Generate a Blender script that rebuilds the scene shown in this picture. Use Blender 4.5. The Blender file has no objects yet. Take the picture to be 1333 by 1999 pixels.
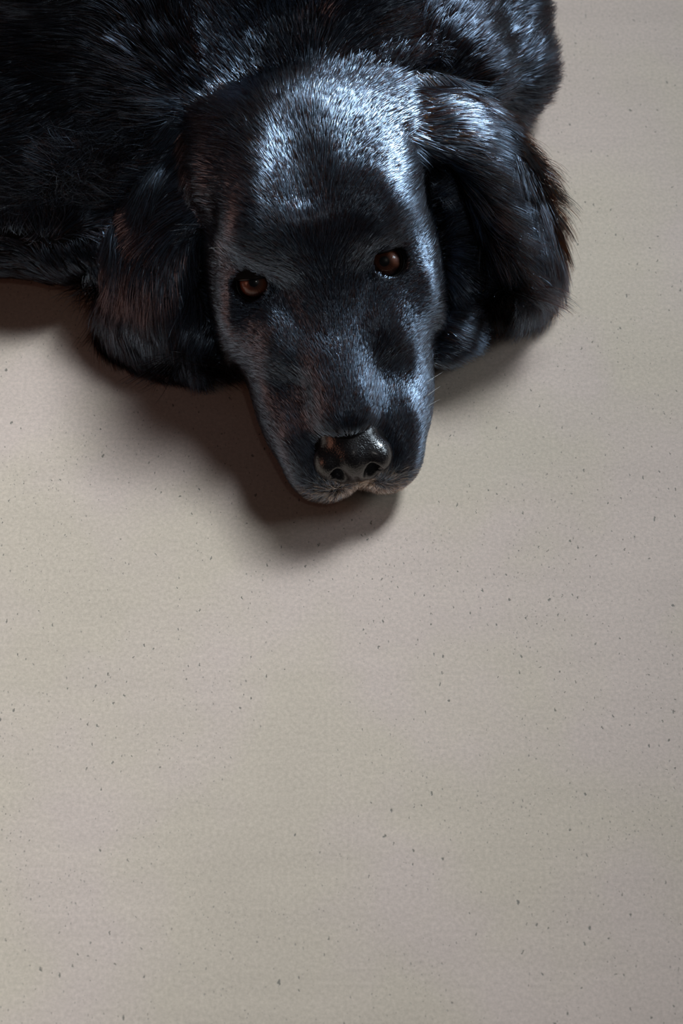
import bpy, math, random
import numpy as np
from mathutils import Vector, Matrix, kdtree

rng = np.random.default_rng(7)
random.seed(7)
scene = bpy.context.scene
col = scene.collection
PI = math.pi

# ------------------------------------------------------------------ camera
cam_d = bpy.data.cameras.new('camera')
cam = bpy.data.objects.new('camera', cam_d)
col.objects.link(cam)
TARGET = Vector((-0.008, -0.006, 0.0))
PITCH = math.radians(62)
DIST = 1.45
cam.location = TARGET + Vector((0, -math.cos(PITCH) * DIST, math.sin(PITCH) * DIST))
cam.rotation_euler = (math.radians(90) - PITCH, 0, 0)
cam_d.sensor_width = 36
cam_d.lens = 3000 * DIST / 1999 * 36
cam_d.clip_start = 0.02
cam_d.dof.use_dof = True
cam_d.dof.focus_distance = 1.432
cam_d.dof.aperture_fstop = 8.0
scene.camera = cam
CAMPOS = np.array(cam.location)

# ------------------------------------------------------------------ light and exposure
vs = scene.view_settings
vs.view_transform = 'Standard'
vs.look = 'None'
vs.gamma = 1.0
vs.use_curve_mapping = False
vs.exposure = 0.0

world = bpy.data.worlds.new('world')
scene.world = world
world.use_nodes = True
bg = world.node_tree.nodes['Background']
bg.inputs[0].default_value = (0.55, 0.58, 0.66, 1)
bg.inputs[1].default_value = 0.034


def area(name, loc, target, sx, sy, power, colr, spread=180):
    d = bpy.data.lights.new(name, 'AREA')
    d.shape = 'RECTANGLE'
    d.size = sx
    d.size_y = sy
    d.energy = power
    d.color = colr
    d.spread = math.radians(spread)
    o = bpy.data.objects.new(name, d)
    col.objects.link(o)
    o.location = loc
    o.rotation_euler = (Vector(target) - Vector(loc)).to_track_quat('-Z', 'Y').to_euler()
    return o


area('window_light', (1.75, 2.32, 2.95), (-0.95, -0.45, 0), 1.0, 1.3, 17.4, (0.76, 0.89, 1.0), 34.5)
area('side_window_light', (2.95, 0.7, 1.75), (-0.6, -0.1, 0), 0.9, 1.1, 2.4, (0.74, 0.88, 1.0), 50)
area('ceiling_spot', (0.35, -1.0, 2.6), (0, 0.1, 0.05), 0.10, 0.10, 1.0, (1.0, 0.96, 0.92))
area('warm_fill_light', (-2.3, -0.5, 0.9), (-0.1, 0.1, 0.05), 0.7, 0.7, 2.6, (1.0, 0.42, 0.27))  # unseen warm fill, added for the reddish glow on the left side

# ------------------------------------------------------------------ materials


def mat(name):
    m = bpy.data.materials.new(name)
    m.use_nodes = True
    nt = m.node_tree
    return m, nt, nt.nodes['Principled BSDF']


def concrete():
    m, nt, b = mat('polished_concrete')
    N, L = nt.nodes, nt.links
    tc = N.new('ShaderNodeTexCoord')

    def noise(scale, detail=4, rough=0.55, mapping=None):
        n = N.new('ShaderNodeTexNoise')
        n.inputs['Scale'].default_value = scale
        n.inputs['Detail'].default_value = detail
        n.inputs['Roughness'].default_value = rough
        L.new(mapping or tc.outputs['Object'], n.inputs['Vector'])
        return n

    def ramp(src, p0, c0, p1, c1):
        r = N.new('ShaderNodeValToRGB')
        r.color_ramp.elements[0].position = p0
        r.color_ramp.elements[0].color = c0
        r.color_ramp.elements[1].position = p1
        r.color_ramp.elements[1].color = c1
        L.new(src, r.inputs[0])
        return r

    def mix(kind, fac, a, bb):
        x = N.new('ShaderNodeMix')
        x.data_type = 'RGBA'
        x.blend_type = kind
        if isinstance(fac, float):
            x.inputs[0].default_value = fac
        else:
            L.new(fac, x.inputs[0])
        for s, v in ((6, a), (7, bb)):
            if isinstance(v, tuple):
                x.inputs[s].default_value = v
            else:
                L.new(v, x.inputs[s])
        return x.outputs[2]

    # broad warm / mauve clouds
    hue = ramp(noise(7.5, 3, 0.5).outputs[0], 0.42, (0.567, 0.448, 0.342, 1), 0.58, (0.567, 0.436, 0.358, 1))
    tone = ramp(noise(4.0, 5, 0.55).outputs[0], 0.3, (0.90, 0.90, 0.90, 1), 0.7, (1.05, 1.05, 1.05, 1))
    c = mix('MULTIPLY', 1.0, hue.outputs[0], tone.outputs[0])
    # long faint trowel streaks along the width
    mp = N.new('ShaderNodeMapping')
    mp.inputs['Scale'].default_value = (6, 60, 1)
    L.new(tc.outputs['Object'], mp.inputs[0])
    st = ramp(noise(1.0, 4, 0.6, mp.outputs[0]).outputs[0], 0.3, (0.965, 0.965, 0.965, 1), 0.7, (1.03, 1.03, 1.03, 1))
    c = mix('MULTIPLY', 0.8, c, st.outputs[0])
    # fine grain
    gr = ramp(noise(420, 3, 0.7).outputs[0], 0.28, (0.85, 0.85, 0.85, 1), 0.72, (1.13, 1.13, 1.13, 1))
    c = mix('MULTIPLY', 1.0, c, gr.outputs[0])
    # pits: sparse voronoi cells, gathered in patches
    mp2 = N.new('ShaderNodeMapping')
    mp2.inputs['Scale'].default_value = (1.25, 0.8, 1)
    mp2.inputs['Rotation'].default_value = (0, 0, 0.25)
    L.new(tc.outputs['Object'], mp2.inputs[0])

    def pits(scale, radius, keep, patch_scale, lo, hi, warp):
        nz = noise(900 if scale > 150 else 380, 2, 0.5)
        add = N.new('ShaderNodeMix')
        add.data_type = 'RGBA'
        add.blend_type = 'LINEAR_LIGHT'
        add.inputs[0].default_value = warp
        L.new(mp2.outputs[0], add.inputs[6])
        L.new(nz.outputs[1], add.inputs[7])
        v = N.new('ShaderNodeTexVoronoi')
        v.voronoi_dimensions = '2D'
        v.inputs['Scale'].default_value = scale
        L.new(add.outputs[2], v.inputs['Vector'])
        sep = N.new('ShaderNodeSeparateColor')
        L.new(v.outputs['Color'], sep.inputs[0])
        # random size per cell
        rad = N.new('ShaderNodeMath')
        rad.operation = 'MULTIPLY'
        L.new(sep.outputs[1], rad.inputs[0])
        rad.inputs[1].default_value = radius
        sub = N.new('ShaderNodeMath')
        sub.operation = 'SUBTRACT'
        L.new(rad.outputs[0], sub.inputs[0])
        L.new(v.outputs['Distance'], sub.inputs[1])
        dv = N.new('ShaderNodeMapRange')
        dv.inputs['From Min'].default_value = 0.0
        dv.inputs['From Max'].default_value = radius * 0.35
        L.new(sub.outputs[0], dv.inputs[0])
        patch = N.new('ShaderNodeMapRange')
        patch.inputs['From Min'].default_value = lo
        patch.inputs['From Max'].default_value = hi
        patch.inputs['To Min'].default_value = 0.0
        patch.inputs['To Max'].default_value = keep
        L.new(noise(patch_scale, 3, 0.6).outputs[0], patch.inputs[0])
        gt = N.new('ShaderNodeMath')
        gt.operation = 'LESS_THAN'
        L.new(sep.outputs[0], gt.inputs[0])
        L.new(patch.outputs[0], gt.inputs[1])
        out = N.new('ShaderNodeMath')
        out.operation = 'MULTIPLY'
        L.new(dv.outputs[0], out.inputs[0])
        L.new(gt.outputs[0], out.inputs[1])
        return out.outputs[0]

    p1 = pits(135, 0.125, 0.55, 9, 0.40, 0.62, 0.0022)
    p2 = pits(330, 0.20, 0.60, 12, 0.42, 0.68, 0.0010)
    c = mix('MIX', math_mul(nt, p1, 0.9), c, (0.175, 0.150, 0.118, 1))
    c = mix('MIX', math_mul(nt, p2, 0.65), c, (0.20, 0.170, 0.140, 1))
    L.new(c, b.inputs['Base Color'])
    b.inputs['Roughness'].default_value = 0.55
    b.inputs['Specular IOR Level'].default_value = 0.25
    # relief
    s = N.new('ShaderNodeMath')
    s.operation = 'MAXIMUM'
    L.new(p1, s.inputs[0])
    L.new(p2, s.inputs[1])
    inv = N.new('ShaderNodeMath')
    inv.operation = 'MULTIPLY_ADD'
    L.new(s.outputs[0], inv.inputs[0])
    inv.inputs[1].default_value = -1.0
    g2 = noise(500, 3, 0.6)
    g3 = math_mul(nt, g2.outputs[0], 0.35)
    L.new(g3, inv.inputs[2])
    bp = N.new('ShaderNodeBump')
    bp.inputs['Strength'].default_value = 0.25
    bp.inputs['Distance'].default_value = 0.0006
    L.new(inv.outputs[0], bp.inputs['Height'])
    L.new(bp.outputs[0], b.inputs['Normal'])
    return m


def math_mul(nt, sock, k):
    x = nt.nodes.new('ShaderNodeMath')
    x.operation = 'MULTIPLY'
    nt.links.new(sock, x.inputs[0])
    x.inputs[1].default_value = k
    return x.outputs[0]


def hair_mat(name, melanin, red, rough, radial, coat=0.0, rand=0.2, ior=1.2, sheen=(0.170, 0.222, 0.292), grough=0.345):
    m = bpy.data.materials.new(name)
    m.use_nodes = True
    nt = m.node_tree
    nt.nodes.clear()
    out = nt.nodes.new('ShaderNodeOutputMaterial')
    h = nt.nodes.new('ShaderNodeBsdfHairPrincipled')
    h.model = 'CHIANG'
    h.parametrization = 'MELANIN'
    h.inputs['Melanin'].default_value = melanin
    h.inputs['Melanin Redness'].default_value = red
    h.inputs['Roughness'].default_value = rough
    h.inputs['Radial Roughness'].default_value = radial
    h.inputs['Coat'].default_value = coat
    h.inputs['IOR'].default_value = ior
    h.inputs['Random Color'].default_value = rand
    h.inputs['Random Roughness'].default_value = 0.3
    # the coat lies flat and packed, so it also mirrors light like a combed surface:
    # an anisotropic gloss about the skin normal made square to each strand
    def vm(op, x, y=None):
        v = nt.nodes.new('ShaderNodeVectorMath')
        v.operation = op
        nt.links.new(x, v.inputs[0])
        if y is not None:
            nt.links.new(y, v.inputs[3 if op == 'SCALE' else 1])
        return v
    at = nt.nodes.new('ShaderNodeAttribute')
    at.attribute_name = 'skin_normal'
    ge = nt.nodes.new('ShaderNodeNewGeometry')
    dt = vm('DOT_PRODUCT', at.outputs['Vector'], ge.outputs['Tangent'])
    sc_ = vm('SCALE', ge.outputs['Tangent'], dt.outputs['Value'])
    sb = vm('SUBTRACT', at.outputs['Vector'], sc_.outputs[0])
    nn = vm('NORMALIZE', sb.outputs[0])
    g = nt.nodes.new('ShaderNodeBsdfAnisotropic')
    hi = nt.nodes.new('ShaderNodeHairInfo')
    mr = nt.nodes.new('ShaderNodeMapRange')
    mr.interpolation_type = 'SMOOTHSTEP'
    mr.inputs['From Min'].default_value = 0.15
    mr.inputs['To Min'].default_value = 0.35
    mr.inputs['To Max'].default_value = 1.75
    nt.links.new(hi.outputs['Random'], mr.inputs[0])
    tn = nt.nodes.new('ShaderNodeVectorMath')
    tn.operation = 'SCALE'
    tn.inputs[0].default_value = sheen
    nt.links.new(mr.outputs[0], tn.inputs['Scale'])
    nt.links.new(tn.outputs[0], g.inputs['Color'])
    g.inputs['Roughness'].default_value = grough
    g.inputs['Anisotropy'].default_value = 0.56
    nt.links.new(nn.outputs[0], g.inputs['Normal'])
    nt.links.new(ge.outputs['Tangent'], g.inputs['Tangent'])
    ad = nt.nodes.new('ShaderNodeAddShader')
    nt.links.new(h.outputs[0], ad.inputs[0])
    nt.links.new(g.outputs[0], ad.inputs[1])
    nt.links.new(ad.outputs[0], out.inputs[0])
    return m


def skin_mat():
    m, nt, b = mat('black_skin')
    b.inputs['Base Color'].default_value = (0.006, 0.005, 0.005, 1)
    b.inputs['Roughness'].default_value = 0.85
    b.inputs['Specular IOR Level'].default_value = 0.15
    return m


def nose_mat():
    m, nt, b = mat('nose_leather')
    N, L = nt.nodes, nt.links
    b.inputs['Base Color'].default_value = (0.007, 0.005, 0.005, 1)
    b.inputs['Roughness'].default_value = 0.29
    b.inputs['Specular IOR Level'].default_value = 0.6
    b.inputs['Coat Weight'].default_value = 0.6
    b.inputs['Coat Roughness'].default_value = 0.18
    tc = N.new('ShaderNodeTexCoord')
    v = N.new('ShaderNodeTexVoronoi')
    v.feature = 'SMOOTH_F1'
    v.inputs['Scale'].default_value = 1050
    L.new(tc.outputs['Object'], v.inputs['Vector'])
    bp = N.new('ShaderNodeBump')
    bp.inputs['Strength'].default_value = 0.6
    bp.inputs['Distance'].default_value = 0.0005
    bp.invert = True
    L.new(v.outputs['Distance'], bp.inputs['Height'])
    L.new(bp.outputs[0], b.inputs['Normal'])
    return m


def iris_mat():
    # amber brown iris: dark limbal ring, radial fibres, local z is the gaze axis
    m, nt, b = mat('brown_iris')
    N, L = nt.nodes, nt.links
    tc = N.new('ShaderNodeTexCoord')
    sx = N.new('ShaderNodeSeparateXYZ')
    L.new(tc.outputs['Object'], sx.inputs[0])
    cb = N.new('ShaderNodeCombineXYZ')
    L.new(sx.outputs[0], cb.inputs[0])
    L.new(sx.outputs[1], cb.inputs[1])
    ln = N.new('ShaderNodeVectorMath')
    ln.operation = 'LENGTH'
    L.new(cb.outputs[0], ln.inputs[0])
    rp = N.new('ShaderNodeValToRGB')
    e = rp.color_ramp.elements
    e[0].position = 0.30
    e[0].color = (0.16, 0.045, 0.020, 1)
    e[1].position = 0.62
    e[1].color = (0.42, 0.130, 0.055, 1)
    n = e.new(0.86)
    n.color = (0.26, 0.072, 0.030, 1)
    n = e.new(0.98)
    n.color = (0.010, 0.005, 0.004, 1)
    L.new(math_mul(nt, ln.outputs['Value'], 1 / 0.0103), rp.inputs[0])
    nz = N.new('ShaderNodeTexNoise')
    nz.inputs['Scale'].default_value = 1.0
    nz.inputs['Detail'].default_value = 3
    nrm = N.new('ShaderNodeVectorMath')
    nrm.operation = 'NORMALIZE'
    L.new(cb.outputs[0], nrm.inputs[0])
    sc = N.new('ShaderNodeVectorMath')
    sc.operation = 'SCALE'
    L.new(nrm.outputs[0], sc.inputs[0])
    sc.inputs['Scale'].default_value = 14
    L.new(sc.outputs[0], nz.inputs['Vector'])
    mr = N.new('ShaderNodeMapRange')
    mr.inputs['From Min'].default_value = 0.3
    mr.inputs['From Max'].default_value = 0.7
    mr.inputs['To Min'].default_value = 0.65
    mr.inputs['To Max'].default_value = 1.3
    L.new(nz.outputs[0], mr.inputs[0])
    vm = N.new('ShaderNodeVectorMath')
    vm.operation = 'SCALE'
    L.new(rp.outputs[0], vm.inputs[0])
    L.new(mr.outputs[0], vm.inputs['Scale'])
    L.new(vm.outputs[0], b.inputs['Base Color'])
    b.inputs['Roughness'].default_value = 0.45
    return m


def plain(name, c, rough, spec=0.5, coat=0.0):
    m, nt, b = mat(name)
    b.inputs['Base Color'].default_value = (*c, 1)
    b.inputs['Roughness'].default_value = rough
    b.inputs['Specular IOR Level'].default_value = spec
    b.inputs['Coat Weight'].default_value = coat
    b.inputs['Coat Roughness'].default_value = 0.05
    return m


def cornea_mat():
    m = bpy.data.materials.new('clear_cornea')
    m.use_nodes = True
    nt = m.node_tree
    nt.nodes.clear()
    N, L = nt.nodes, nt.links
    out = N.new('ShaderNodeOutputMaterial')
    t = N.new('ShaderNodeBsdfTransparent')
    g = N.new('ShaderNodeBsdfGlossy')
    g.inputs['Roughness'].default_value = 0.02
    fr = N.new('ShaderNodeFresnel')
    fr.inputs['IOR'].default_value = 1.45
    mx = N.new('ShaderNodeMixShader')
    L.new(fr.outputs[0], mx.inputs[0])
    L.new(t.outputs[0], mx.inputs[1])
    L.new(g.outputs[0], mx.inputs[2])
    L.new(mx.outputs[0], out.inputs[0])
    return m


M_floor = concrete()
M_skin = skin_mat()
M_fur = hair_mat('black_fur', 1.0, 0.75, 0.30, 0.45)
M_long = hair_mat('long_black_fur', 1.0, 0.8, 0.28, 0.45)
M_body_shaded = hair_mat('shaded_body_fur', 1.0, 0.8, 0.28, 0.45, sheen=(0.062, 0.080, 0.108))  # same hair with its sheen dimmed, the body's shade put into the material
M_grey = hair_mat('grey_lip_fur', 0.6, 0.0, 0.35, 0.4, sheen=(0.42, 0.41, 0.40))
M_nose = nose_mat()
M_iris = iris_mat()
M_sclera = plain('dark_sclera', (0.10, 0.065, 0.05), 0.25)
M_pupil = plain('black_pupil', (0.003, 0.003, 0.004), 0.3)
M_rim = plain('moist_black_eyelid', (0.008, 0.006, 0.006), 0.3, 0.5)
M_cornea = cornea_mat()
M_whisker = plain('white_whisker', (0.62, 0.60, 0.58), 0.35)
M_hairdark = plain('stray_black_hair', (0.012, 0.010, 0.010), 0.4)
M_claw = plain('dark_claw', (0.02, 0.017, 0.015), 0.35)
M_pad = plain('paw_pad_leather', (0.012, 0.010, 0.010), 0.7)

# ------------------------------------------------------------------ helpers


def mesh_object(name, verts, faces, m, parent=None, smooth=True):
    me = bpy.data.meshes.new(name)
    me.from_pydata([tuple(v) for v in verts], [], [tuple(f) for f in faces])
    me.update()
    if smooth:
        me.polygons.foreach_set('use_smooth', [True] * len(me.polygons))
    me.materials.append(m)
    o = bpy.data.objects.new(name, me)
    col.objects.link(o)
    if parent:
        o.parent = parent
    return o


def fast_mesh(name, V, Q, m, parent):
    me = bpy.data.meshes.new(name)
    me.vertices.add(len(V))
    me.vertices.foreach_set('co', V.astype(np.float32).ravel())
    me.loops.add(len(Q) * 4)
    me.loops.foreach_set('vertex_index', Q.astype(np.int32).ravel())
    me.polygons.add(len(Q))
    me.polygons.foreach_set('loop_start', np.arange(0, len(Q) * 4, 4, dtype=np.int32))
    me.polygons.foreach_set('use_smooth', np.ones(len(Q), dtype=bool))
    me.update(calc_edges=True)
    me.validate()
    me.materials.append(m)
    o = bpy.data.objects.new(name, me)
    col.objects.link(o)
    o.parent = parent
    return o


def norm(v):
    v = np.asarray(v, float)
    n = np.linalg.norm(v, axis=-1, keepdims=True)
    return v / np.maximum(n, 1e-9)


class Field:
    """signed distance samples on a rectilinear grid, shapes blended in one by one"""

    def __init__(s, xs, ys, zs):
        s.ax = [np.asarray(a, np.float32) for a in (xs, ys, zs)]
        s.D = np.full([len(a) for a in s.ax], 0.08, np.float32)

    def _region(s, c, ext, margin):
        sl = []
        for i in range(3):
            a = s.ax[i]
            i0 = np.searchsorted(a, c[i] - ext[i] - margin)
            i1 = np.searchsorted(a, c[i] + ext[i] + margin)
            sl.append(slice(int(i0), int(i1)))
        return tuple(sl)

    def _apply(s, sl, d, k, op):
        a = s.D[sl]
        if op == 'sub':
            d = -d
            h = np.maximum(k - np.abs(a - d), 0) / k
            s.D[sl] = np.maximum(a, d) + h * h * k * 0.25
        else:
            h = np.maximum(k - np.abs(a - d), 0) / k
            s.D[sl] = np.minimum(a, d) - h * h * k * 0.25

    def ellipsoid(s, c, r, R=None, k=0.012, op='add'):
        c = np.asarray(c, np.float32)
        r = np.asarray(r, np.float32)
        R = np.eye(3, dtype=np.float32) if R is None else np.asarray(R, np.float32)
        ext = np.sqrt(((R * r[None, :]) ** 2).sum(1))
        sl = s._region(c, ext, k + 0.022)
        X, Y, Z = np.meshgrid(*[s.ax[i][sl[i]] - c[i] for i in range(3)], indexing='ij')
        P = np.stack([X, Y, Z], -1) @ R
        k0 = np.sqrt(((P / r) ** 2).sum(-1))
        k1 = np.sqrt(((P / (r * r)) ** 2).sum(-1))
        s._apply(sl, k0 * (k0 - 1) / np.maximum(k1, 1e-6), k, op)

    def cone(s, a, b, ra, rb, k=0.012, op='add'):
        a = np.asarray(a, np.float32)
        b = np.asarray(b, np.float32)
        lo = np.minimum(a - ra, b - rb)
        hi = np.maximum(a + ra, b + rb)
        sl = s._region((lo + hi) / 2, (hi - lo) / 2, k + 0.022)
        X, Y, Z = np.meshgrid(*[s.ax[i][sl[i]] - a[i] for i in range(3)], indexing='ij')
        P = np.stack([X, Y, Z], -1)
        ba = b - a
        h = np.clip((P @ ba) / float(ba @ ba), 0, 1)
        d = np.sqrt(((P - h[..., None] * ba) ** 2).sum(-1)) - (ra + (rb - ra) * h)
        s._apply(sl, d, k, op)

    def mesh(s):
        D = s.D
        S = D < 0
        nx, ny, nz = D.shape
        c = S[:-1, :-1, :-1].astype(np.int8)
        tot = np.zeros_like(c)
        for dx in (0, 1):
            for dy in (0, 1):
                for dz in (0, 1):
                    tot += S[dx:nx - 1 + dx, dy:ny - 1 + dy, dz:nz - 1 + dz]
        act = (tot > 0) & (tot < 8)
        I = np.argwhere(act)
        idx = -np.ones(act.shape, np.int64)
        idx[tuple(I.T)] = np.arange(len(I))
        acc = np.zeros((len(I), 3))
        cnt = np.zeros(len(I))
        co = s.ax
        for axis in range(3):
            o1, o2 = [q for q in range(3) if q != axis]
            for u in (0, 1):
                for v in (0, 1):
                    A = I.copy()
                    A[:, o1] += u
                    A[:, o2] += v
                    B = A.copy()
                    B[:, axis] += 1
                    da = D[tuple(A.T)]
                    db = D[tuple(B.T)]
                    cr = (da < 0) != (db < 0)
                    t = np.where(cr, da / np.where(cr, da - db, 1), 0)
                    pa = np.stack([co[q][A[:, q]] for q in range(3)], 1)
                    pb = np.stack([co[q][B[:, q]] for q in range(3)], 1)
                    acc[cr] += (pa + (pb - pa) * t[:, None])[cr]
                    cnt += cr
        V = acc / cnt[:, None]
        quads = []
        for axis in range(3):
            o1, o2 = [(1, 2), (2, 0), (0, 1)][axis]
            a = np.take(S, range(0, S.shape[axis] - 1), axis)
            b = np.take(S, range(1, S.shape[axis]), axis)
            E = np.argwhere(a != b)
            E = E[(E[:, o1] > 0) & (E[:, o2] > 0) & (E[:, o1] < S.shape[o1] - 1) & (E[:, o2] < S.shape[o2] - 1)]
            q = []
            for (u, v) in ((-1, -1), (0, -1), (0, 0), (-1, 0)):
                F = E.copy()
                F[:, o1] += u
                F[:, o2] += v
                q.append(idx[tuple(F.T)])
            q = np.stack(q, 1)
            flip = ~S[tuple(E.T)]
            q[flip] = q[flip][:, ::-1]
            quads.append(q)
        Q = np.concatenate(quads)
        Q = Q[(Q >= 0).all(1)]
        return V, Q


def vnormals(V, Q):
    n = np.cross(V[Q[:, 2]] - V[Q[:, 0]], V[Q[:, 3]] - V[Q[:, 1]])
    N = np.zeros_like(V)
    for i in range(4):
        np.add.at(N, Q[:, i], n)
    return norm(N)


def relax(V, Q, it, w=0.5):
    for _ in range(it):
        S = np.zeros_like(V)
        C = np.zeros(len(V))
        for i in range(4):
            a, b = Q[:, i], Q[:, (i + 1) % 4]
            np.add.at(S, a, V[b])
            np.add.at(C, a, 1)
            np.add.at(S, b, V[a])
            np.add.at(C, b, 1)
        V = V * (1 - w) + w * S / np.maximum(C, 1)[:, None]
    return V


# ------------------------------------------------------------------ floor
floor = mesh_object('floor', [(-3, -3, 0), (3, -3, 0), (3, 3, 0), (-3, 3, 0), (-3, -3, -.1), (3, -3, -.1), (3, 3, -.1), (-3, 3, -.1)],
                    [(0, 1, 2, 3), (7, 6, 5, 4), (0, 4, 5, 1), (1, 5, 6, 2), (2, 6, 7, 3), (3, 7, 4, 0)], M_floor, smooth=False)
floor['kind'] = 'structure'

# ------------------------------------------------------------------ the dog
dog = bpy.data.objects.new('dog', None)
col.objects.link(dog)
dog['label'] = 'black long-haired dog lying on the concrete floor, chin down, looking up'
dog['category'] = 'dog'

# head frame: x to the viewer's right, y from nose to nape, z up (centimetres)
YAW = math.radians(7.5)
ROLL = math.radians(6.0)
HM = np.array(Matrix.Rotation(YAW, 3, 'Z') @ Matrix.Rotation(-ROLL, 3, 'Y'))
HO = np.array((0.005, 0.002, 0.001))


def W(x, y, z):
    return HO + HM @ (np.array((x, y, z), float) * 0.01)


def headlocal(P):
    return (P - HO) @ HM * 100


STR = 1.28          # the back of the head is laid out short, then lengthened


def yy(y):
    return y if y < 7 else 7 + (y - 7) * STR


def short(L):
    L = L.copy()
    L[:, 1] = np.where(L[:, 1] < 7, L[:, 1], 7 + (L[:, 1] - 7) / STR)
    return L


def rotm(rx=0, ry=0, rz=0):
    r = math.radians
    return HM @ np.array(Matrix.Rotation(r(rz), 3, 'Z') @ Matrix.Rotation(r(ry), 3, 'Y') @ Matrix.Rotation(r(rx), 3, 'X'))


def grow(lo, hi, step, out_lo, out_hi, g=1.13, mx=0.012):
    a = list(np.arange(lo, hi, step))
    s = step
    while a[-1] < out_hi:
        s = min(s * g, mx)
        a.append(a[-1] + s)
    s = step
    while a[0] > out_lo:
        s = min(s * g, mx)
        a.insert(0, a[0] - s)
    return np.array(a)


F = Field(grow(-0.165, 0.145, 0.0016, -0.80, 0.42), grow(-0.01, 0.25, 0.0016, -0.03, 1.0), grow(0.0, 0.145, 0.0016, -0.02, 0.36))


def E(p, r, rot=(0, 0, 0), k=1.2, op='add'):
    r = (r[0], r[1] * (STR - 0.06 if p[1] > 7 else 1), r[2])
    F.ellipsoid(W(p[0], yy(p[1]), p[2]), np.array(r) * 0.01, rotm(*rot), k * 0.01, op)


def C(a, b, ra, rb, k=1.2, op='add'):
    a, b = (a[0], yy(a[1]), a[2]), (b[0], yy(b[1]), b[2])
    F.cone(W(*a), W(*b), ra * 0.01, rb * 0.01, k * 0.01, op)


EYE = {1: np.array((4.05, 12.7, 8.0)), -1: np.array((-4.4, 12.7, 8.0))}
EYE_R = 1.28
LIDTOP = {1: 0.72, -1: 0.42}      # how high the upper lid is raised (cm above the ball's axis)
LIDAX = {s: norm(np.array((0.20 * s, -0.56, 0.80))) for s in (1, -1)}

# --- skull
E((0, 17.0, 7.0), (6.5, 7.5, 5.9), k=1)
E((0, 15.2, 9.6), (4.6, 4.6, 3.0), k=2.0)
for s in (1, -1):
    E((s * 3.1, 13.4, 10.2), (2.5, 2.2, 2.1), (25, 0, s * -15), k=2.2)        # brows
    E((s * 5.0, 14.0, 5.6), (2.4, 5.2, 3.8), (0, 0, s * 8), k=2.0)           # cheeks
    E((s * 3.3, 9.3, 5.3), (2.2, 3.4, 2.9), (0, 0, s * -14), k=2.0)          # below the eye
    E((s * 4.7, 18.0, 9.4), (2.6, 3.4, 2.8), k=2.0)                          # ear base
E((-0.4, 17.6, 10.2), (5.2, 4.2, 3.1), k=1.8)                         # crown ridge
E((-2.5, 14.6, 11.0), (2.3, 3.0, 1.9), (20, 0, 10), k=1.4)                   # frontal lobes
E((3.9, 14.0, 10.0), (2.3, 3.0, 2.0), (20, 18, -10), k=1.4)
C((-0.4, 13.2, 13.45), (-0.2, 17.0, 14.6), 0.3, 0.3, k=2.2, op='sub')         # furrow between them
# --- muzzle
C((0, 2.9, 4.5), (0, 11.5, 5.6), 2.15, 2.9, k=1.5)
E((0, 4.2, 5.4), (1.9, 1.9, 1.25), k=0.8)
E((0, 7.0, 6.6), (1.8, 5.5, 1.35), (7, 0, 0), k=1.2)                         # bridge
E((0, 10.8, 8.0), (1.9, 2.6, 1.8), (25, 0, 0), k=1.6)                        # stop
for s in (1, -1):
    E((s * 2.55, 4.6, 2.9), (2.55, 4.3, 2.6), (4, 0, s * -4), k=1.1)         # flews
    E((s * 1.9, 1.5, 2.3), (2.2, 2.1, 1.7), k=0.9)                           # front of the upper lip
    E((s * 3.5, 7.6, 2.4), (2.1, 3.6, 2.2), (0, 0, s * 4), k=1.2)            # corner of the mouth
C((0, 2.6, 1.1), (0, 12, 2.4), 1.4, 3.0, k=0.5)                              # lower jaw
C((0, 12, 2.6), (0, 22, 4.0), 3.6, 5.5, k=2.5)                               # throat
for s in (1, -1):
    E((s * 4.3, 9.2, 3.2), (1.7, 3.6, 3.0), (0, 0, s * -8), k=1.6)
# soft hollows beside the bridge and a faint forehead furrow
for s in (1, -1):
    C((s * 3.9, 1.6, 6.2), (s * 3.5, 5.0, 7.3), 0.6, 0.7, k=1.4, op='sub')
# --- neck, chest and the curled body (world metres)
F.cone((-0.015, 0.22, 0.050), (-0.01, 0.33, 0.060), 0.055, 0.060, 0.02)
F.ellipsoid((0.0, 0.292, 0.058), (0.096, 0.045, 0.058), None, 0.012)         # ruff
F.ellipsoid((-0.01, 0.45, 0.12), (0.115, 0.145, 0.12), None, 0.03)
F.ellipsoid((0.03, 0.33, 0.06), (0.075, 0.10, 0.065), None, 0.03)              # right shoulder
F.ellipsoid((-0.16, 0.38, 0.085), (0.12, 0.15, 0.09), None, 0.04)             # left shoulder
F.ellipsoid((-0.20, 0.46, 0.14), (0.20, 0.17, 0.15), None, 0.04)
F.ellipsoid((-0.36, 0.50, 0.13), (0.19, 0.15, 0.13), None, 0.04)
F.ellipsoid((-0.50, 0.44, 0.10), (0.14, 0.15, 0.10), None, 0.04)              # rump
F.ellipsoid((-0.36, 0.30, 0.075), (0.15, 0.12, 0.08), None, 0.03)              # thigh
F.ellipsoid((-0.215, 0.262, 0.055), (0.10, 0.075, 0.062), None, 0.03)         # folded knee
F.cone((-0.40, 0.203, 0.034), (-0.20, 0.190, 0.032), 0.036, 0.028, 0.02)      # hind shank
F.cone((-0.20, 0.190, 0.030), (-0.135, 0.188, 0.026), 0.027, 0.024, 0.015)     # hind foot
for i in range(4):
    y = 0.168 + i * 0.014
    F.ellipsoid((-0.118 + (0.004 if i in (1, 2) else 0), y, 0.020), (0.016, 0.0085, 0.0135), None, 0.004)
F.cone((-0.55, 0.50, 0.05), (-0.66, 0.38, 0.03), 0.045, 0.03, 0.03)            # tail
F.cone((-0.66, 0.38, 0.03), (-0.64, 0.24, 0.025), 0.03, 0.02, 0.02)
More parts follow.
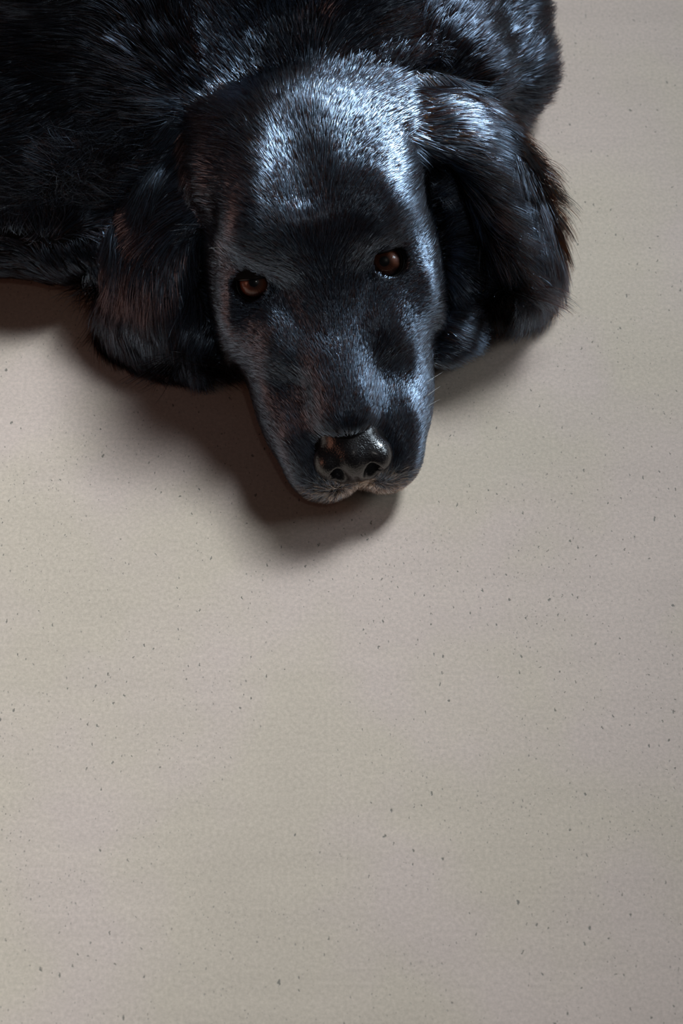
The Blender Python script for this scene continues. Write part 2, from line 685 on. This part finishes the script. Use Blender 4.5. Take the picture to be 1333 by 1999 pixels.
# right foreleg folded under the chest
F.cone((0.085, 0.42, 0.06), (0.10, 0.33, 0.04), 0.05, 0.035, 0.02)
F.cone((0.10, 0.33, 0.035), (0.06, 0.24, 0.028), 0.032, 0.026, 0.02)

# --- ears


def slab(p0, p1, width, thick, nrm_, k=1.2):
    """flat ellipsoid from p0 to p1 (head cm), `nrm_` is the flat side's normal"""
    a, b = W(*p0), W(*p1)
    ax = norm(b - a)
    n = HM @ norm(np.array(nrm_, float))
    n = norm(n - ax * (n @ ax))
    sd = np.cross(ax, n)
    R = np.stack([ax, sd, n], 1)
    F.ellipsoid((a + b) / 2, (np.linalg.norm(b - a) / 2, width * 0.01, thick * 0.01), R, k * 0.01)


CHAIN = {1: [(6.0, 18.8, 10.6), (10.7, 17.8, 9.2), (12.8, 14.7, 5.0), (13.3, 13.0, 2.4)],
         -1: [(-5.8, 18.6, 9.4), (-9.8, 17.0, 7.4), (-12.2, 14.4, 4.9), (-12.2, 12.5, 2.0)]}
EARW = {1: (2.3, 2.4, 2.8, 2.5), -1: (2.3, 3.1, 3.4, 2.6)}
EARN = {1: [(0.15, 0.1, 1), (0.7, -0.3, 0.6), (0.75, -0.5, 0.4)], -1: [(-0.4, 0.0, 1), (-0.6, -0.45, 0.65), (-0.5, -0.6, 0.55)]}
for s in (1, -1):
    # one smooth ribbon: short overlapping slabs along a spline through the chain
    ctl = np.array([(q[0], yy(q[1]), q[2]) for q in CHAIN[s]], float)
    ctl = np.vstack([2 * ctl[0] - ctl[1], ctl, 2 * ctl[-1] - ctl[-2]])
    nrm3 = norm(np.array(EARN[s], float))
    pts = []
    for i in range(3):
        q0, q1, q2, q3 = ctl[i:i + 4]
        for t in np.arange(0, 1, 0.2):
            pts.append(0.5 * (2 * q1 + (q2 - q0) * t + (2 * q0 - 5 * q1 + 4 * q2 - q3) * t * t + (3 * q1 - q0 - 3 * q2 + q3) * t ** 3))
    pts.append(ctl[-2])
    pts = np.array(pts)
    tang = norm(np.gradient(pts, axis=0))
    for i, (q, tg) in enumerate(zip(pts, tang)):
        u = i / (len(pts) - 1)
        wd = np.interp(u, (0, 0.3, 0.65, 1), EARW[s])
        n3 = norm(np.array([np.interp(u, (0.1, 0.5, 0.9), nrm3[:, c]) for c in range(3)]))
        slab(q - tg * 1.7, q + tg * 1.7, wd, 0.85, n3, k=0.9)
    # neck and cheek ruff filling the space behind the ear
    E((s * 8.8, 14.8, 2.6), (3.6, 4.2, 3.2), k=0.6)
    E((s * 8.4, 18.5, 4.6), (3.2, 4.0, 3.8), k=1.0)
    E((s * 7.4, 12.2 if s > 0 else 14.0, 1.4), (3.0, 4.4, 1.9), (0, 0, s * -18), k=0.4)



def lidframe(s):
    a = LIDAX[s]
    side = norm(np.cross(a, np.array((0, 0, 1.0))))
    side = side if side[0] > 0 else -side
    up = norm(np.cross(side, a))
    up = up if up[1] > 0 else -up
    return side, up


# --- eyes: lids over the ball, then the opening
for s in (1, -1):
    e, a = EYE[s], LIDAX[s]
    F.ellipsoid(W(*e), (EYE_R * 0.01 + 0.0026,) * 3, None, 0.006)
    side, up = lidframe(s)
    # opening: a cone through the lids, closed above by the upper lid's edge
    c0 = W(*(e + a * 1.3))
    sl = F._region(c0, (0.02,) * 3, 0.004)
    X = np.stack(np.meshgrid(*[F.ax[i][sl[i]] for i in range(3)], indexing='ij'), -1)
    Lx = ((X - HO) @ HM) * 100 - e
    ha = Lx @ a
    rad_ = np.sqrt(np.maximum((Lx ** 2).sum(-1) - ha ** 2, 0))
    hole = np.maximum(rad_ - 1.10, Lx @ up - LIDTOP[s] - 0.25 * (Lx @ side) * s * -1)
    hole = np.maximum(hole, 0.1 - ha) * 0.01
    F._apply(sl, hole, 0.0022, 'sub')

F.D = np.maximum(F.D, (0.0015 - F.ax[2])[None, None, :])
V, Q = F.mesh()
V = relax(V, Q, 2, 0.4)
body = fast_mesh('body', V, Q, M_skin, dog)
VN = vnormals(V, Q)

# ------------------------------------------------------------------ nose leather
g = 0.0006
NM = norm
nf_c = W(0, 1.6, 4.7)
NF = Field(*[np.arange(nf_c[i] - 0.034, nf_c[i] + 0.034, g) for i in range(3)])


def NP(p):
    c = np.array((0, 1.6, 4.6))
    return c + (np.array(p) - c) * 1.12 + np.array((0, -0.30, -0.32))


def NE(p, r, rot=(0, 0, 0), k=0.4, op='add'):
    p, r = NP(p), np.array(r) * 1.1
    NF.ellipsoid(W(*p), np.array(r) * 0.01, rotm(*rot), k * 0.01, op)


def NC(a, b, ra, rb, k=0.15, op='add'):
    a, b = NP(a), NP(b)
    NF.cone(W(*a), W(*b), ra * 0.01, rb * 0.01, k * 0.01, op)


NE((0, 2.5, 5.35), (1.75, 2.1, 1.2), (8, 0, 0), k=0.5)
NE((0, 1.0, 4.5), (1.1, 1.15, 1.5), k=0.5)
for s in (1, -1):
    NE((s * 1.30, 1.15, 4.65), (1.0, 1.1, 1.05), k=0.45)
    NE((s * 0.75, 0.95, 3.75), (0.75, 0.8, 0.6), k=0.35)
for s in (1, -1):
    NE((s * 0.98, 0.25, 4.62), (0.50, 0.85, 0.44), (35, 0, s * -12), k=0.25, op='sub')
    NC((s * 1.2, 0.0, 4.42), (s * 2.4, 0.7, 4.2), 0.17, 0.13, k=0.2, op='sub')
NC((0, -0.18, 4.6), (0, 0.15, 3.0), 0.07, 0.12, k=0.22, op='sub')
nv, nq = NF.mesh()
nv = relax(nv, nq, 2, 0.4)
nose = fast_mesh('nose', nv, nq, M_nose, dog)
# a nose-region test for the fur mask


def nose_dist(L):
    a = np.sqrt(((L - np.array((0, 1.2, 4.5))) / np.array((2.3, 2.1, 1.75))) ** 2 @ np.ones(3))
    return a


# ------------------------------------------------------------------ eyes


def basis(z):
    z = norm(z)
    up = np.array((0, 0, 1.0))
    x = norm(np.cross(up, z))
    y = np.cross(z, x)
    return np.stack([x, y, z], 1)


def dome(r, ang0, ang1, n=40, rings=14, bulge=0.0):
    vs_, fs = [], []
    for i in range(rings + 1):
        t = ang0 + (ang1 - ang0) * i / rings
        f = i / rings
        rr = r + bulge * math.cos(PI / 2 * f) ** 1.5
        for j in range(n):
            p = 2 * PI * j / n
            vs_.append((rr * math.sin(t) * math.cos(p), rr * math.sin(t) * math.sin(p), rr * math.cos(t)))
    for i in range(rings):
        for j in range(n):
            a = i * n + j
            b = i * n + (j + 1) % n
            fs.append((a, a + n, b + n, b))
    return vs_, fs


GAZE = {}
for s in (1, -1):
    ec = W(*EYE[s])
    tocam = norm(CAMPOS - ec)
    if s == 1:
        gz = norm(tocam + np.array((-0.03, 0.0, 0.03)))
    else:
        gz = norm(tocam + np.array((-0.13, 0.05, 0.08)))
    GAZE[s] = gz
    R = basis(gz)
    mw = Matrix.Translation(Vector(ec)) @ Matrix(R.tolist()).to_4x4()
    r = EYE_R * 0.01
    v, f = dome(r, 0.0005, PI - 0.0005, 40, 28)
    eye = mesh_object('eye', v, f, M_sclera, dog)
    eye.matrix_world = mw
    v, f = dome(r + 0.00015, 0.18, 0.93, 48, 12)
    iris = mesh_object('iris', v, f, M_iris, eye)
    v, f = dome(r + 0.00018, 0.0005, 0.25, 40, 6)
    pupil = mesh_object('pupil', v, f, M_pupil, eye)
    v, f = dome(r + 0.0003, 0.0005, 0.95, 48, 14, bulge=0.0014)
    cornea = mesh_object('cornea', v, f, M_cornea, eye)


def tube(name, pts, radii, m, parent, n=8, closed=False):
    pts = np.array(pts, float)
    k = len(pts)
    vs_, fs = [], []
    if closed:
        tg = norm(np.roll(pts, -1, 0) - np.roll(pts, 1, 0))
    else:
        tg = norm(np.gradient(pts, axis=0))
    ref = np.array((0.3, 0.2, 0.93))
    for i in range(k):
        a = norm(np.cross(tg[i], ref))
        b = np.cross(tg[i], a)
        for j in range(n):
            t = 2 * PI * j / n
            vs_.append(pts[i] + radii[i] * (a * math.cos(t) + b * math.sin(t)))
    for i in range(k if closed else k - 1):
        i2 = (i + 1) % k
        for j in range(n):
            fs.append((i * n + j, i2 * n + j, i2 * n + (j + 1) % n, i * n + (j + 1) % n))
    if not closed:
        fs.append(tuple(range(n))[::-1])
        fs.append(tuple(range((k - 1) * n, k * n)))
    return mesh_object(name, vs_, fs, m, parent)


# lid rims: a moist almond ring lying on the ball
for s in (1, -1):
    e, a = EYE[s], LIDAX[s]
    side, up = lidframe(s)
    pts = []
    for i in range(56):
        t = 2 * PI * i / 56
        cx = 1.10 * math.cos(t)
        cy = 1.06 * math.sin(t)
        cy = min(cy, LIDTOP[s] - 0.02 - 0.25 * cx * s)
        d = side * cx + up * cy
        rr = EYE_R + 0.09
        off = math.sqrt(max(rr * rr - cx * cx - cy * cy, 0.01))
        pts.append(W(*(e + d + a * off)))
    tube('eyelid', pts, [0.0010] * 56, M_rim, dog, 8, True)

# ------------------------------------------------------------------ fur
HAIR = 1.0


def wave(P, seed, freq, n=6):
    r = np.random.default_rng(seed)
    out = np.zeros((len(P), 3))
    for _ in range(n):
        k = r.normal(size=3) * freq
        ph = r.uniform(0, 2 * PI, 3)
        out += np.sin((P @ k)[:, None] + ph[None, :])
    return out / math.sqrt(n)


T0, T1, T2 = V[Q[:, 0]], V[Q[:, 1]], V[Q[:, 2]]
T3 = V[Q[:, 3]]
area_q = 0.5 * (np.linalg.norm(np.cross(T1 - T0, T2 - T0), axis=1) + np.linalg.norm(np.cross(T2 - T0, T3 - T0), axis=1))
QC = (T0 + T1 + T2 + T3) / 4


def ear_t(L):
    """distance of head points from each ear's slab chain and how far along it"""
    best = np.full(len(L), 9e9)
    tt = np.zeros(len(L))
    ss = np.zeros(len(L), int)
    L = short(L)
    for s, ch in CHAIN.items():
        ch = np.array(ch)
        for i in range(3):
            a, b = ch[i], ch[i + 1]
            ba = b - a
            h = np.clip(((L - a) @ ba) / (ba @ ba), 0, 1)
            d = np.linalg.norm(L - a - h[:, None] * ba, axis=1)
            u = d < best
            best[u] = d[u]
            tt[u] = (i + h[u]) / 3
            ss[u] = s
    return best, tt, ss


SPINE = np.array([(-0.02, 0.24, 0.15), (0.0, 0.40, 0.19), (-0.14, 0.52, 0.21), (-0.33, 0.56, 0.21), (-0.52, 0.48, 0.19), (-0.66, 0.36, 0.05)])


def flow(P, Nn):
    """fur direction, length (m), lift for roots P with normals Nn"""
    L = headlocal(P)
    x, y, z = short(L).T
    # ---- head
    d = np.zeros_like(L)
    fore = 1 / (1 + np.exp(-(y - 10.0) / 0.9)) * 1 / (1 + np.exp(-(z - 7.5) / 0.8))
    side = np.clip((np.abs(x) - 2.2) / 3, 0, 1)
    d[:, 0] = x * (0.10 + 0.16 * fore)
    d[:, 1] = 1.0
    d[:, 2] = -0.45 * side * (1 - 0.8 * fore)
    low = np.clip((3.8 - z) / 2.5, 0, 1) * np.clip((4.5 - y) / 3, 0, 1)
    d[:, 2] -= 1.2 * low                                   # lip hair hangs
    d[:, 0] += np.sign(x) * 0.5 * low
    # whorl outwards around the eyes
    for s in (1, -1):
        v = L - EYE[s]
        r = np.linalg.norm(v, axis=1)
        w = np.exp(-(r / 2.5) ** 2)
        d += (norm(v) * 1.2) * w[:, None]
    length = 0.0072 + 0.005 * np.clip(y / 12, 0, 1) + 0.006 * np.clip((y - 13) / 6, 0, 1)
    length *= 1 - 0.35 * np.exp(-((y - 8) / 3.5) ** 2)
    length += 0.010 * np.clip((np.abs(x) - 4.8) / 2, 0, 1) * np.clip((y - 11) / 4, 0, 1)
    for s in (1, -1):
        r = np.linalg.norm(L - EYE[s], axis=1)
        length = np.where(r < 2.7, np.minimum(length, 0.0028 + 0.0022 * np.clip(r - 1.3, 0, 2)), length)
    lift = 0.22 + 0.15 * np.clip((y - 14) / 6, 0, 1)
    nk = np.clip((np.abs(x) - 5.4) / 1.2, 0, 1) * np.clip((6.5 - z) / 1.5, 0, 1) * np.clip((y - 7.5) / 1.5, 0, 1)
    dn = np.stack([np.sign(x) * 0.7, -0.15 + 0 * y, -0.8 + 0 * y], 1)
    d = norm(d) * (1 - nk)[:, None] + dn * nk[:, None]
    length = length * (1 - nk) + 0.022 * nk
    lift = lift * (1 - nk) + 0.4 * nk
    # ---- body
    dw = d @ HM.T
    bt = np.zeros_like(P)
    best = np.full(len(P), 9e9)
    for i in range(len(SPINE) - 1):
        a, b = SPINE[i], SPINE[i + 1]
        ba = b - a
        h = np.clip(((P - a) @ ba) / (ba @ ba), 0, 1)
        dd = np.linalg.norm((P - a - h[:, None] * ba) * np.array((1, 1, 0.6)), axis=1)
        u = dd < best
        best[u] = dd[u]
        bt[u] = norm(ba)
    bd = bt * 0.9 + Nn * np.array((1, 1, 0)) * 0.25 + np.array((0, 0, -0.55))
    wb = np.clip((y - 20.5) / 3.5, 0, 1)
    wb = np.maximum(wb, np.clip((-0.115 - P[:, 0]) / 0.02, 0, 1) * (P[:, 1] > 0.05))
    dist, tt, ss = ear_t(L)
    onear = (dist < 3.6) & (np.abs(x) > 7.5) & (y < 21.5)
    # knee and shank fur runs down and out
    dw = dw * (1 - wb)[:, None] + bd * wb[:, None]
    length = length * (1 - wb) + wb * 0.030
    lift = lift * (1 - wb) + wb * 0.18
    foot = (P[:, 0] < -0.10) & (P[:, 1] < 0.235) & (P[:, 2] < 0.055) & ~onear
    dw[foot] = (np.array((0.8, -0.5, -0.3)))[None]
    length[foot] = 0.012
    ruff = np.exp(-(((y - 24.5) / 3.6) ** 2)) * (z > 6) * ~onear
    rw = np.clip(ruff * 1.3, 0, 1)[:, None]
    dw = dw * (1 - rw) + rw * (np.stack([x * 0.13, 1 + 0 * x, 0.05 + 0 * x], 1) @ HM.T)
    length = length + 0.004 * ruff
    lift = lift + 0.06 * ruff
    # ---- ears
    ed = np.zeros_like(L)
    sR = ss == 1
    A = np.clip(tt, 0, 1)
    # along the chain: outwards first, then down and forwards
    ed[:, 0] = ss * (1.0 - 1.1 * A)
    ed[:, 1] = -0.25 - 0.95 * A
    ed[:, 2] = -0.15 - 0.9 * A
    edw = ed @ HM.T
    dw[onear] = edw[onear]
    length[onear] = 0.022 + 0.020 * A[onear]
    lift[onear] = 0.20
    return dw, length, lift, onear, L, A, ss


def make_fur(name, m, parent, P, Nn, dw, length, lift, rad, nseg, wav=0.18, wfreq=110, clump=0.0, clump_n=2500, curl=0.0, seed=1, jit=0.17):
    r = np.random.default_rng(seed)
    n = len(P)
    d = dw + wave(P, seed * 3 + 1, wfreq) * wav * np.linalg.norm(dw, axis=1, keepdims=True) * 0.5
    d = d + r.normal(size=(n, 3)) * 0.12 * np.linalg.norm(dw, axis=1, keepdims=True)
    d = d - Nn * (d * Nn).sum(1)[:, None]
    d = norm(d)
    lf = (lift * r.uniform(0.55, 1.5, n))[:, None]
    ln = (length * r.uniform(0.6, 1.15, n))[:, None]
    start = norm(d + Nn * lf * 1.9)
    gi = r.choice(n, min(clump_n, n), replace=False)
    kd = kdtree.KDTree(len(gi))
    for j, q in enumerate(gi):
        kd.insert(P[q], j)
    kd.balance()
    near = np.array([kd.find(q)[1] for q in P.astype(float)])
    pts = np.zeros((n, nseg, 3), np.float32)
    p = P - Nn * 0.0004
    pts[:, 0] = p
    bend = norm(np.cross(Nn, d))
    amp = wave(P, seed + 55, wfreq * 0.8)[:, :1]
    for k in range(1, nseg):
        t = k / (nseg - 1)
        dir_ = norm(start * (1 - t) + d * t * 1.0 + Nn * lf * 0.25 + bend * curl * amp * math.sin(t * 3.0) + np.array((0, 0, -0.25)) * t * np.clip(ln / 0.03, 0, 1.2))
        p = p + dir_ * ln / (nseg - 1)
        pts[:, k] = p
    if clump > 0:
        gpts = pts[gi][near]
        own = r.uniform(0.3, 1.0, n)[:, None]
        for k in range(1, nseg):
            t = (k / (nseg - 1)) ** 1.3 * clump
            w = t * own
            # keep the guide's shape, scaled to this hair's own length
            gl = gpts[:, k] - gpts[:, 0]
            pts[:, k] = pts[:, k] * (1 - w) + (gpts[:, 0] + gl) * w
    pts[:, 1:, 2] = np.maximum(pts[:, 1:, 2], 0.0008 + 0.0012 * r.uniform(0, 1, (n, 1)))
    hc = bpy.data.hair_curves.new(name)
    hc.add_curves([nseg] * n)
    hc.attributes['position'].data.foreach_set('vector', pts.astype(np.float32).ravel())
    ra = hc.attributes.get('radius') or hc.attributes.new('radius', 'FLOAT', 'POINT')
    prof = 1 - 0.82 * (np.linspace(0, 1, nseg) ** 1.6)
    R_ = (rad * r.uniform(0.7, 1.25, (n, 1))) * prof[None]
    ra.data.foreach_set('value', R_.astype(np.float32).ravel())
    sn = hc.attributes.new('skin_normal', 'FLOAT_VECTOR', 'CURVE')
    jn = norm(Nn + r.normal(size=(len(gi), 3))[near] * jit + r.normal(size=(n, 3)) * 0.06)
    sn.data.foreach_set('vector', jn.astype(np.float32).ravel())
    hc.materials.append(m)
    o = bpy.data.objects.new(name, hc)
    col.objects.link(o)
    o.parent = parent
    return o


def sample(weights, n, seed):
    r = np.random.default_rng(seed)
    w = weights / weights.sum()
    q = r.choice(len(w), n, p=w)
    u, v = r.uniform(size=(2, n, 1))
    P = (T0[q] * (1 - u) + T1[q] * u) * (1 - v) + (T3[q] * (1 - u) + T2[q] * u) * v
    Nn = norm((VN[Q[q, 0]] * (1 - u) + VN[Q[q, 1]] * u) * (1 - v) + (VN[Q[q, 3]] * (1 - u) + VN[Q[q, 2]] * u) * v)
    return P, Nn


LQ = headlocal(QC)
SQ = short(LQ)
inhead = (SQ[:, 1] < 21.5) & (np.abs(LQ[:, 0]) < 8.5)
distE, tE, sE = ear_t(LQ)
earq = (distE < 3.6) & (np.abs(LQ[:, 0]) > 7.5) & (SQ[:, 1] < 21.5)
earq |= (distE < 2.6) & (np.abs(LQ[:, 0]) > 6.4) & (SQ[:, 1] < 21.5)
notfloor = QC[:, 2] > 0.0025
bald = (nose_dist(LQ) < 1.0) & ~((LQ[:, 1] > 3.4) & (LQ[:, 2] > 5.0))
for s in (1, -1):
    bald |= np.linalg.norm(LQ - EYE[s] - LIDAX[s] * 0.95, axis=1) < 1.1
frame = (QC[:, 0] > -0.26) & (QC[:, 1] < 0.40)

wh = area_q * (inhead & ~earq & ~bald & notfloor) * np.where(SQ[:, 1] < 12, 1.9, 1.0) * np.where((LQ[:, 1] < 3) & (LQ[:, 2] < 4), 2.2, 1.0)
P, Nn = sample(wh, int(260000 * HAIR), 11)
dw, ln, lf, oe, L, A, ss = flow(P, Nn)
grey = (np.exp(-((np.linalg.norm((L - np.array((0, -0.4, 2.2))) / np.array((3.0, 1.7, 1.3)), axis=1)) ** 2)) > rng.uniform(0.15, 1.1, len(P)))
g_ = ~grey
make_fur('face_fur', M_fur, dog, P[g_], Nn[g_], dw[g_], ln[g_], lf[g_], 0.00015, 6, wav=0.26, wfreq=150, clump=0.4, clump_n=26000, jit=0.07, seed=3)
make_fur('chin_fur', M_grey, dog, P[grey], Nn[grey], dw[grey], ln[grey] * 1.1, lf[grey], 0.00015, 5, wav=0.2, wfreq=150, clump=0.3, clump_n=900, seed=4)

wb_ = area_q * (~inhead & ~earq & notfloor) * np.where(frame, 1.0, 0.12)
P, Nn = sample(wb_, int(170000 * HAIR), 12)
dw, ln, lf, oe, L, A, ss = flow(P, Nn)
nkm = (L[:, 0] > -5.5) & (L[:, 0] < 8.5) & (short(L)[:, 1] < 28.5) & ~oe  # lit part of the neck keeps full sheen; the rest gets the dimmed fur
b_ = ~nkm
make_fur('shaded_body_fur', M_body_shaded, dog, P[b_], Nn[b_], dw[b_], ln[b_], lf[b_], 0.00020, 7, wav=0.55, wfreq=45, clump=0.75, clump_n=5500, curl=0.4, jit=0.22, seed=5)
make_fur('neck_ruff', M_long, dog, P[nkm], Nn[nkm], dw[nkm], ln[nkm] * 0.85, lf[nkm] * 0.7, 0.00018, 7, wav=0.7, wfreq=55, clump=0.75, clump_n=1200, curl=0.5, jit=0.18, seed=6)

for s in (-1, 1):
    we = area_q * (earq & notfloor & (sE == s))
    P, Nn = sample(we, int(60000 * HAIR), 13 + s)
    dw, ln, lf, oe, L, A, ss = flow(P, Nn)
    ed = np.zeros_like(L)
    tt = ear_t(L)[1]
    ed[:, 0] = s * (1.0 - 1.1 * tt)
    ed[:, 1] = -0.25 - 0.95 * tt
    ed[:, 2] = -0.15 - 0.9 * tt
    dw = ed @ HM.T
    make_fur('ear_fur', M_long, dog, P, Nn, dw, 0.030 + 0.020 * tt, np.full(len(P), 0.13), 0.00018, 8, wav=0.6, wfreq=60, clump=0.78, clump_n=1800, curl=0.6, jit=0.25, seed=8 + s)

# ------------------------------------------------------------------ whiskers and stray hairs


def whisker(p0, d0, p1, r=0.00022, m=None, name='whisker'):
    """quadratic curve from p0 bending over d0 to p1, head cm"""
    a, b, c = W(*p0), W(*d0), W(*p1)
    pts, rad = [], []
    for i in range(14):
        t = i / 13
        pts.append(a * (1 - t) ** 2 + 2 * b * t * (1 - t) + c * t * t)
        rad.append(r * (1 - 0.85 * t))
    tube(name, pts, rad, m or M_whisker, dog, 6)


WHISKERS = [
    ((4.9, 5.4, 3.8), (5.7, 5.7, 4.2), (6.6, 6.2, 4.0)),
    ((4.9, 4.6, 3.6), (5.6, 4.9, 3.9), (6.3, 5.3, 3.8)),
    ((4.8, 4.0, 3.3), (5.4, 4.2, 3.6), (6.1, 4.5, 3.5)),
    ((-4.5, 13.2, 9.6), (-5.2, 14.0, 11.0), (-6.9, 14.0, 10.9)),
    ((-4.1, 12.8, 9.3), (-5.0, 13.4, 10.3), (-6.5, 13.2, 10.0)),
]
STRAY = [
    ((13.6, 15.3, 3.0), (15.2, 14.5, 1.2), (15.9, 13.4, 0.25)),
    ((12.4, 13.6, 1.6), (13.2, 12.6, 0.9), (13.9, 11.9, 0.25)),
    ((14.6, 19.0, 6.5), (15.6, 17.5, 5.5), (16.0, 16.2, 3.6)),
    ((-13.4, 15.4, 2.4), (-14.6, 14.2, 1.0), (-14.7, 12.4, 0.25)),
    ((-10.8, 11.9, 1.2), (-10.2, 10.6, 0.7), (-11.2, 9.6, 0.2)),
    ((-8.4, 12.0, 1.4), (-7.8, 10.6, 0.8), (-8.6, 9.7, 0.2)),
]
for q in STRAY:
    whisker(*q, r=0.00022, m=M_hairdark, name='stray_hair')
for w_ in WHISKERS:
    whisker(*w_, r=0.00028)

for o in bpy.data.objects:
    n = o.name.split('.')[0]
    if n == 'chin_fur':
        o['label'] = 'short grey hairs along the lip'
    elif n == 'whisker':
        o['label'] = 'thin white whisker'
    elif n == 'iris':
        o['label'] = 'amber brown iris'
